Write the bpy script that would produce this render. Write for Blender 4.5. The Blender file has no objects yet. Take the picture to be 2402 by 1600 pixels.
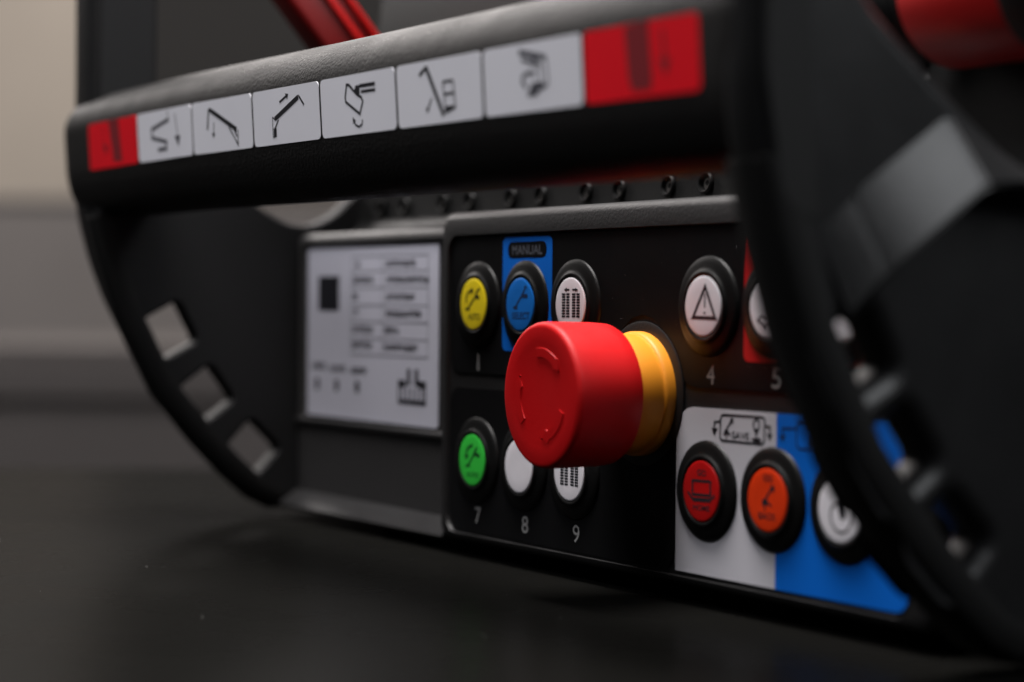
import bpy, bmesh, math, random
from mathutils import Matrix, Vector
from mathutils.geometry import delaunay_2d_cdt

random.seed(7)
MM = 0.001
scene = bpy.context.scene
COL = scene.collection

# ------------------------------------------------------------------ camera
cam_data = bpy.data.cameras.new("camera")
cam = bpy.data.objects.new("camera", cam_data)
COL.objects.link(cam)
scene.camera = cam
YAW, PITCH, ROLL = 1.0352, -0.0170, 0.0090
cam_data.sensor_width = 36.0
cam_data.lens = 75.0
cam_data.clip_start = 0.01
cam_data.clip_end = 60.0
_r = Vector((math.cos(YAW), math.sin(YAW), 0))
_f = Vector((-math.sin(YAW) * math.cos(PITCH), math.cos(YAW) * math.cos(PITCH), math.sin(PITCH)))
_u = _r.cross(_f)
_r2 = _r * math.cos(ROLL) + _u * math.sin(ROLL)
_u2 = _u * math.cos(ROLL) - _r * math.sin(ROLL)
CAM = Vector((0.50974, -0.29210, 0.02141))
_m = Matrix((_r2, _u2, -_f)).transposed().to_4x4()
_m.translation = CAM
cam.matrix_world = _m
cam_data.dof.use_dof = True
cam_data.dof.focus_distance = 0.530
cam_data.dof.aperture_fstop = 7.3
FWD = Vector((-math.sin(YAW), math.cos(YAW), 0))
RIGHT = Vector((math.cos(YAW), math.sin(YAW), 0))

# ------------------------------------------------------------------ world, lamps, exposure
world = bpy.data.worlds.new("World")
scene.world = world
world.use_nodes = True
world.node_tree.nodes["Background"].inputs[0].default_value = (0.80, 0.86, 1.0, 1)
world.node_tree.nodes["Background"].inputs[1].default_value = 0.014


def area_lamp(name, loc, target, size, size_y, power, color):
    d = bpy.data.lights.new(name, 'AREA')
    d.shape = 'RECTANGLE'
    d.size, d.size_y, d.energy, d.color = size, size_y, power, color
    o = bpy.data.objects.new(name, d)
    COL.objects.link(o)
    o.location = loc
    o.rotation_euler = (Vector(target) - Vector(loc)).to_track_quat('-Z', 'Y').to_euler()
    return o


# soft ceiling panel above the unit, an added weak fill in front, a wide panel for the bright hall far to the left, an added fill to the right, one lamp for the hall behind
area_lamp("ceiling_lamp", (0.0, -0.13, 0.85), (0.04, -0.04, 0.02), 0.45, 0.30, 22.0, (1.0, 0.96, 0.94))
area_lamp("front_fill", (-0.02, -0.92, 1.02), (0.04, -0.05, 0.05), 0.5, 0.3, 6.5, (0.97, 0.97, 1.0))  # unseen fill, added to lift the faces turned to the front
area_lamp("left_hall_stand_in", (-1.45, 0.12, 0.85), (0.0, -0.03, 0.05), 1.3, 0.7, 16.0, (1.0, 0.94, 0.91))  # unseen panel standing for the bright hall, gives the bar its sheen
area_lamp("side_fill_lamp", (1.12, 0.50, 0.93), (0.2, -0.02, 0.02), 0.9, 0.95, 12.0, (0.95, 0.97, 1.0))  # unseen fill, added to brighten the near plate's outer face
_b = CAM + FWD * 2.1 + RIGHT * -0.7
area_lamp("hall_lamp", (_b.x, _b.y, 1.7), tuple(CAM + FWD * 4.2 + RIGHT * -0.6 + Vector((0, 0, 0.1))), 1.2, 0.8, 72.0, (1.0, 0.95, 0.90))

scene.view_settings.view_transform = 'Standard'
scene.view_settings.look = 'None'
scene.view_settings.exposure = 0.0
scene.view_settings.gamma = 1.0


# ------------------------------------------------------------------ materials
def mat(name, color, rough=0.5, spec=0.5, bump=0.0, bump_scale=900.0, var=0.0, var_scale=40.0, coat=0.0, rough_var=0.0, metallic=0.0, specks=0.0):
    m = bpy.data.materials.new(name)
    m.use_nodes = True
    nt = m.node_tree
    b = nt.nodes["Principled BSDF"]
    b.inputs["Base Color"].default_value = (*color, 1)
    b.inputs["Roughness"].default_value = rough
    b.inputs["Specular IOR Level"].default_value = spec
    b.inputs["Metallic"].default_value = metallic
    b.inputs["Coat Weight"].default_value = coat
    tc = nt.nodes.new("ShaderNodeTexCoord")
    if var > 0 or rough_var > 0:
        n = nt.nodes.new("ShaderNodeTexNoise")
        n.inputs["Scale"].default_value = var_scale
        n.inputs["Detail"].default_value = 5
        nt.links.new(tc.outputs["Object"], n.inputs["Vector"])
        if var > 0:
            r = nt.nodes.new("ShaderNodeValToRGB")
            r.color_ramp.elements[0].color = (*[c * (1 - var) for c in color], 1)
            r.color_ramp.elements[1].color = (*[min(1, c * (1 + var)) for c in color], 1)
            r.color_ramp.elements[0].position = 0.3
            r.color_ramp.elements[1].position = 0.7
            nt.links.new(n.outputs["Fac"], r.inputs["Fac"])
            nt.links.new(r.outputs["Color"], b.inputs["Base Color"])
        if rough_var > 0:
            mr = nt.nodes.new("ShaderNodeMapRange")
            mr.inputs["To Min"].default_value = max(0.02, rough - rough_var)
            mr.inputs["To Max"].default_value = min(1, rough + rough_var)
            nt.links.new(n.outputs["Fac"], mr.inputs["Value"])
            nt.links.new(mr.outputs["Result"], b.inputs["Roughness"])
    if bump > 0:
        n2 = nt.nodes.new("ShaderNodeTexNoise")
        n2.inputs["Scale"].default_value = bump_scale
        n2.inputs["Detail"].default_value = 3
        nt.links.new(tc.outputs["Object"], n2.inputs["Vector"])
        bp = nt.nodes.new("ShaderNodeBump")
        bp.inputs["Strength"].default_value = bump
        bp.inputs["Distance"].default_value = 0.0003
        nt.links.new(n2.outputs["Fac"], bp.inputs["Height"])
        nt.links.new(bp.outputs["Normal"], b.inputs["Normal"])
    return m


M = {
    'plastic': mat("black_plastic", (0.010, 0.0096, 0.010), 0.46, 0.40, bump=0.35, bump_scale=1500, rough_var=0.08, var_scale=60),
    'bar': mat("grained_plastic", (0.011, 0.0105, 0.0105), 0.50, 0.13, bump=0.8, bump_scale=1300, rough_var=0.10, var_scale=90),
    'plate': mat("moulded_side_plastic", (0.0090, 0.0090, 0.0095), 0.35, 0.45, bump=0.3, bump_scale=1500, rough_var=0.08, var_scale=50),
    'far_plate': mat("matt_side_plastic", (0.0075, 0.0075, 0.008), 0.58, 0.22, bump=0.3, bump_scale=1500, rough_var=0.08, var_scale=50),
    'film': mat("black_panel_film", (0.0048, 0.0048, 0.0052), 0.42, 0.09, bump=0.12, bump_scale=2500, rough_var=0.1, var_scale=120),
    'bezel': mat("button_rubber", (0.0042, 0.0042, 0.0042), 0.42, 0.18, rough_var=0.08, var_scale=300, bump=0.1, bump_scale=2500),
    'rubber_and_shade': mat("black_rubber_and_shade", (0.006, 0.006, 0.006), 0.62, 0.3),  # feet, ring and bellows, also the plate strips that stand for shade
    'deck': mat("deck_plastic", (0.006, 0.006, 0.006), 0.45, 0.25, bump=0.2, bump_scale=1200),
    'white': mat("white_sticker", (0.76, 0.76, 0.82), 0.42, 0.25, var=0.02, var_scale=30),
    'panel_white': mat("white_label", (0.50, 0.49, 0.53), 0.40, 0.3, var=0.02, var_scale=30),
    'plate_white': mat("type_plate_film", (0.50, 0.50, 0.58), 0.13, 0.5, var=0.02, var_scale=30),
    'sticker_red': mat("red_sticker", (0.78, 0.004, 0.014), 0.42, 0.22, var=0.04, var_scale=30),
    'label_red': mat("red_label", (0.45, 0.006, 0.008), 0.40, 0.4),
    'blue': mat("blue_label", (0.003, 0.115, 0.52), 0.42, 0.2, var=0.04, var_scale=40),
    'ink': mat("black_ink", (0.012, 0.012, 0.016), 0.5, 0.3),
    'grey_ink': mat("grey_ink", (0.075, 0.075, 0.09), 0.5, 0.3),
    'red_ink': mat("dark_ink_on_red", (0.20, 0.012, 0.018), 0.5, 0.3),
    'pale_ink': mat("grey_lettering", (0.24, 0.24, 0.24), 0.5, 0.3),
    'dim_ink': mat("dim_lettering", (0.07, 0.075, 0.09), 0.5, 0.3),
    'blue_ink': mat("dark_ink_on_blue", (0.008, 0.022, 0.07), 0.5, 0.3),
    'green_ink': mat("dark_ink_on_green", (0.004, 0.028, 0.008), 0.5, 0.3),
    'yellow_ink': mat("dark_ink_on_yellow", (0.02, 0.018, 0.004), 0.5, 0.3),
    'cap_yellow': mat("yellow_cap", (0.72, 0.56, 0.012), 0.38, 0.4, var=0.05, var_scale=200),
    'cap_blue': mat("blue_cap", (0.006, 0.13, 0.48), 0.38, 0.4, var=0.05, var_scale=200),
    'cap_green': mat("green_cap", (0.030, 0.44, 0.045), 0.38, 0.4, var=0.05, var_scale=200),
    'cap_red': mat("red_cap", (0.36, 0.004, 0.004), 0.36, 0.4, var=0.05, var_scale=200),
    'cap_orange': mat("orange_cap", (0.62, 0.035, 0.004), 0.36, 0.4, var=0.05, var_scale=200),
    'cap_white': mat("white_cap", (0.66, 0.64, 0.68), 0.36, 0.4, var=0.03, var_scale=200),
    'stop_red': mat("stop_button_red", (0.62, 0.004, 0.006), 0.48, 0.30, bump=0.15, bump_scale=1800, rough_var=0.16, var_scale=70),
    'stop_yellow': mat("stop_collar_yellow", (0.78, 0.28, 0.016), 0.50, 0.35, rough_var=0.06, var_scale=150),
    'lever_shade_red': mat("lever_shade_red", (0.20, 0.004, 0.004), 0.42, 0.45, rough_var=0.06, var_scale=80),  # red darkened for the lever face turned away from the light
    'sleeve_lit_red': mat("sleeve_lit_red", (0.50, 0.012, 0.012), 0.45, 0.4, rough_var=0.06, var_scale=80),  # lever red made lighter, the highlight put into the colour
    'panel_grey': mat("grey_panel_plastic", (0.024, 0.023, 0.0235), 0.48, 0.35, bump=0.35, bump_scale=1500, rough_var=0.08, var_scale=60),
    'lever_lit_red': mat("lever_lit_edge_red", (0.62, 0.006, 0.005), 0.35, 0.5),  # lit copy of the lever red for its bright slotted edge
    'steel': mat("screw_steel", (0.16, 0.15, 0.14), 0.38, 0.5, metallic=0.8),
    'table': mat("dark_table_top", (0.0046, 0.0045, 0.0041), 0.28, 0.0025, bump=0.04, bump_scale=600, rough_var=0.08, var_scale=25),
    'wall': mat("beige_wall", (0.43, 0.38, 0.333), 0.9, 0.2, var=0.14, var_scale=1.6),
    'counter': mat("grey_counter", (0.120, 0.110, 0.108), 0.8, 0.2, var=0.12, var_scale=2.5),
    'bench': mat("brown_bench", (0.080, 0.072, 0.070), 0.8, 0.2, var=0.12, var_scale=3),
    'cabinet': mat("dark_cabinet", (0.030, 0.029, 0.029), 0.9, 0.05),
    'floor': mat("hall_floor", (0.10, 0.09, 0.085), 0.8, 0.3, var=0.1, var_scale=2),
    'dust': mat("dust", (0.55, 0.54, 0.52), 0.8, 0.2),
}


# ------------------------------------------------------------------ helpers (all lengths in millimetres)
def obj_from_mesh(name, me, material, parent=None):
    o = bpy.data.objects.new(name, me)
    COL.objects.link(o)
    if material:
        me.materials.clear()
        me.materials.append(M[material])
    if parent:
        o.parent = parent
    return o


def obj_from_bm(name, bm, material, parent=None, smooth=None):
    bmesh.ops.recalc_face_normals(bm, faces=bm.faces[:])
    me = bpy.data.meshes.new(name)
    for v in bm.verts:
        v.co *= MM
    if smooth is not None:
        for f in bm.faces:
            f.smooth = True
        lim = math.radians(smooth)
        for e in bm.edges:
            if len(e.link_faces) == 2:
                e.smooth = e.calc_face_angle(0) < lim
    bm.to_mesh(me)
    bm.free()
    return obj_from_mesh(name, me, material, parent)


def empty(name, parent=None, loc=(0, 0, 0)):
    o = bpy.data.objects.new(name, None)
    o.empty_display_size = 0.01
    COL.objects.link(o)
    o.location = Vector(loc) * MM
    if parent:
        o.parent = parent
    return o


def tag(o, label, category=None, kind=None, group=None):
    o["label"] = label
    if category:
        o["category"] = category
    if kind:
        o["kind"] = kind
    if group:
        o["group"] = group
    return o


# local (a, b, c) -> world axes
FRONT = Matrix(((1, 0, 0), (0, 0, -1), (0, 1, 0)))      # a->x, b->z, c->-y   (things on the front panel)
SIDE = Matrix(((0, 0, 1), (1, 0, 0), (0, 1, 0)))        # a->y, b->z, c->+x   (things on the end plates)


def rrect(x0, x1, z0, z1, r, n=6):
    pts = []
    for cx, cz, a0 in ((x1 - r, z1 - r, 0), (x0 + r, z1 - r, 90), (x0 + r, z0 + r, 180), (x1 - r, z0 + r, 270)):
        for i in range(n + 1):
            a = math.radians(a0 + 90 * i / n)
            pts.append((cx + r * math.cos(a), cz + r * math.sin(a)))
    return pts


def round_poly(pts, r, n=5):
    """fillet every corner of a polygon; r a number or one per corner"""
    out = []
    k = len(pts)
    for i in range(k):
        p0, p1, p2 = Vector(pts[i - 1]), Vector(pts[i]), Vector(pts[(i + 1) % k])
        rr = r[i] if isinstance(r, (list, tuple)) else r
        a, b = (p0 - p1), (p2 - p1)
        d = min(rr, a.length * 0.48, b.length * 0.48)
        if d < 1e-3:
            out.append(tuple(p1))
            continue
        s, e = p1 + a.normalized() * d, p1 + b.normalized() * d
        for j in range(n + 1):
            t = j / n
            q = s * (1 - t) ** 2 + p1 * 2 * t * (1 - t) + e * t * t
            out.append((q.x, q.y))
    return out


def loft(bm, rings, cap_first=True, cap_last=True, closed=True):
    vs = [[bm.verts.new(p) for p in ring] for ring in rings]
    n = len(vs[0])
    for a, b in zip(vs[:-1], vs[1:]):
        for i in range(n if closed else n - 1):
            j = (i + 1) % n
            bm.faces.new((a[i], a[j], b[j], b[i]))
    if cap_first:
        bm.faces.new(vs[0])
    if cap_last:
        bm.faces.new(vs[-1])
    return vs


def lathe(bm, profile, origin=(0, 0, 0), axis='-y', n=48, cap_first=False, cap_last=True):
    """profile: (radius, height along axis)"""
    ox, oy, oz = origin
    rings = []
    for r, h in profile:
        ring = []
        for i in range(n):
            a = 2 * math.pi * i / n
            c, s = r * math.cos(a), r * math.sin(a)
            if axis == '-y':
                ring.append((ox + c, oy - h, oz + s))
            elif axis == '+x':
                ring.append((ox + h, oy + c, oz + s))
            else:
                ring.append((ox + c, oy + s, oz + h))
        rings.append(ring)
    loft(bm, rings, cap_first, cap_last)


def curve_mesh(name, splines, c0, c1, bevel, basis, bevel_res=3):
    """filled 2D outline(s) (holes allowed) extruded from c0 to c1 along the local c axis, edges rounded by bevel"""
    cu = bpy.data.curves.new(name, 'CURVE')
    cu.dimensions = '2D'
    cu.fill_mode = 'BOTH'
    cu.extrude = (c1 - c0) / 2 - bevel
    cu.bevel_depth = bevel
    cu.bevel_resolution = bevel_res
    cu.offset = -bevel
    for pts in splines:
        sp = cu.splines.new('POLY')
        sp.points.add(len(pts) - 1)
        for p, q in zip(sp.points, pts):
            p.co = (q[0], q[1], 0, 1)
        sp.use_cyclic_u = True
    ob = bpy.data.objects.new(name, cu)
    COL.objects.link(ob)
    dg = bpy.context.evaluated_depsgraph_get()
    me = bpy.data.meshes.new_from_object(ob.evaluated_get(dg))
    bpy.data.objects.remove(ob)
    bpy.data.curves.remove(cu)
    mid = (c0 + c1) / 2
    for v in me.vertices:
        v.co = basis @ (Vector((v.co.x, v.co.y, v.co.z + mid))) * MM
    me.name = name
    for p in me.polygons:
        p.use_smooth = False
    return me


def area2(pts):
    return sum(pts[i - 1][0] * pts[i][1] - pts[i][0] * pts[i - 1][1] for i in range(len(pts)))


def inset(pts, d):
    """move a counter-clockwise contour inwards by d"""
    n = len(pts)
    res = []
    for i in range(n):
        a, p, b = Vector(pts[i - 1]), Vector(pts[i]), Vector(pts[(i + 1) % n])
        t0, t1 = (p - a).normalized(), (b - p).normalized()
        m = Vector((-t0.y, t0.x)) + Vector((-t1.y, t1.x))
        m = m.normalized() if m.length > 1e-6 else Vector((-t0.y, t0.x))
        k = 1.0 / max(0.5, m.dot(Vector((-t0.y, t0.x))))
        res.append(tuple(p + m * d * k))
    return res


def in_poly(p, poly):
    r = False
    for i in range(len(poly)):
        (xa, ya), (xb, yb) = poly[i - 1], poly[i]
        if (ya > p[1]) != (yb > p[1]) and p[0] < (xb - xa) * (p[1] - ya) / (yb - ya) + xa:
            r = not r
    return r


def plate_bm(outline, holes, x0, x1, bevel, steps=4):
    """plate in the y-z plane with openings and rounded edges"""
    loops = [outline if area2(outline) > 0 else outline[::-1]]
    loops += [h if area2(h) < 0 else h[::-1] for h in holes]      # clockwise: 'inwards' is into the material
    bm = bmesh.new()
    secs = [(bevel * (1 - math.sin(a)), x0 + bevel * (1 - math.cos(a))) for a in [math.pi / 2 * k / steps for k in range(steps + 1)]]
    secs += [(d, x0 + x1 - x) for d, x in reversed(secs)]
    for lp in loops:
        loft(bm, [[(x, p[0], p[1]) for p in inset(lp, d)] for d, x in secs], False, False)
    for x in (x0, x1):
        vs, faces = [], []
        for lp in loops:
            q = inset(lp, bevel)
            faces.append(list(range(len(vs), len(vs) + len(q))))
            vs += [Vector(p) for p in q]
        rings_ = [inset(lp, bevel) for lp in loops]
        edges = [(f[k - 1], f[k]) for f in faces for k in range(len(f))]
        res = delaunay_2d_cdt(vs, edges, [], 0, 1e-5)
        nv = [bm.verts.new((x, p.x, p.y)) for p in res[0]]
        for f in res[2]:
            c = sum((res[0][i] for i in f), Vector((0, 0))) / len(f)
            if not in_poly(c, rings_[0]) or any(in_poly(c, h) for h in rings_[1:]):
                continue
            try:
                bm.faces.new([nv[i] for i in f])
            except ValueError:
                pass
    bmesh.ops.remove_doubles(bm, verts=bm.verts[:], dist=0.002)
    return bm


def sheet(name, outline, depth, material, parent, thick=0.12):
    """a thin printed film on the front panel, its outer face at y = -depth"""
    bm = bmesh.new()
    a = [bm.verts.new((x, -depth + thick, z)) for x, z in outline]
    b = [bm.verts.new((x, -depth, z)) for x, z in outline]
    n = len(outline)
    for i in range(n):
        bm.faces.new((a[i], a[(i + 1) % n], b[(i + 1) % n], b[i]))
    bm.faces.new(b)
    return obj_from_bm(name, bm, material, parent)


def ribbon(bm, pts, w, y, closed=False):
    P = [Vector(p) for p in pts]
    n = len(P)
    L, R = [], []
    for i in range(n):
        if closed:
            d0, d1 = (P[i] - P[i - 1]).normalized(), (P[(i + 1) % n] - P[i]).normalized()
        else:
            d0 = (P[i] - P[i - 1]).normalized() if i > 0 else None
            d1 = (P[i + 1] - P[i]).normalized() if i < n - 1 else None
            d0 = d0 or d1
            d1 = d1 or d0
        nn = Vector((-d0.y, d0.x)) + Vector((-d1.y, d1.x))
        if nn.length < 1e-4:
            nn = Vector((-d0.y, d0.x))
        nn.normalize()
        k = 1.0 / max(0.45, nn.dot(Vector((-d0.y, d0.x))))
        L.append(P[i] + nn * (w / 2 * k))
        R.append(P[i] - nn * (w / 2 * k))
    vl = [bm.verts.new((p.x, y, p.y)) for p in L]
    vr = [bm.verts.new((p.x, y, p.y)) for p in R]
    for i in range(n if closed else n - 1):
        j = (i + 1) % n
        bm.faces.new((vl[i], vl[j], vr[j], vr[i]))


def fill(bm, pts, y):
    f = bm.faces.new([bm.verts.new((a, y, b)) for a, b in pts])
    bmesh.ops.triangulate(bm, faces=[f])


def text_faces(bm, s, x0, x1, z0, z1, y, skew=0.0, stroke=0.0):
    cu = bpy.data.curves.new("lettering", 'FONT')
    cu.body = s
    cu.offset = stroke
    ob = bpy.data.objects.new("lettering", cu)
    COL.objects.link(ob)
    dg = bpy.context.evaluated_depsgraph_get()
    me = bpy.data.meshes.new_from_object(ob.evaluated_get(dg))
    bpy.data.objects.remove(ob)
    bpy.data.curves.remove(cu)
    xs = [v.co.x for v in me.vertices]
    zs = [v.co.y for v in me.vertices]
    ax, bx, az, bz = min(xs), max(xs), min(zs), max(zs)
    vs = []
    for v in me.vertices:
        t = (v.co.x - ax) / (bx - ax)
        vs.append(bm.verts.new((x0 + t * (x1 - x0), y, z0 + (v.co.y - az) / (bz - az) * (z1 - z0) + skew * t)))
    for p in me.polygons:
        try:
            bm.faces.new([vs[i] for i in p.vertices])
        except ValueError:
            pass
    bpy.data.meshes.remove(me)


def face_front(bm):
    for f in bm.faces:
        f.normal_update()
        if f.normal.y > 0:
            f.normal_flip()


def print_obj(name, items, y, material, parent, text=None, text1=None, shear=None):
    """flat print: strokes, filled shapes and words on a plane facing the operator"""
    bm = bmesh.new()
    for k, it in enumerate(items):
        yy = y - 0.002 * (k % 12)
        kind, pts = it[0], it[1]
        if kind == 'L':
            ribbon(bm, pts, it[2], yy)
        elif kind == 'C':
            ribbon(bm, round_poly(pts, 1.2, 4) if len(pts) == 4 and it[2] < 0.6 and text != 'HOME' else pts, it[2], yy, True)
        elif kind == 'P':
            fill(bm, pts, yy)
        elif kind in ('T', 'T1'):
            (xa, za), (xb, zb) = pts
            text_faces(bm, text if kind == 'T' else text1, xa, xb, min(za, zb), max(za, zb), yy, stroke=0.018 if len(text or '') > 1 else 0.0)
        elif kind == 'R':                                # crawler track: two columns of cleats
            (xa, za), (xb, zb) = pts
            rows = 9
            h = (za - zb) / rows
            w = (xb - xa)
            for r_ in range(rows):
                zt = za - r_ * h
                for c0_, c1_ in ((0.0, 0.46), (0.56, 1.0)):
                    fill(bm, [(xa + c0_ * w, zt), (xa + c1_ * w, zt), (xa + c1_ * w, zt - h * 0.74), (xa + c0_ * w, zt - h * 0.74)], yy)
    if shear:
        shear(bm)
    face_front(bm)
    me = bpy.data.meshes.new(name)
    for v in bm.verts:
        v.co *= MM
    bm.to_mesh(me)
    bm.free()
    return obj_from_mesh(name, me, material, parent)

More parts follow.
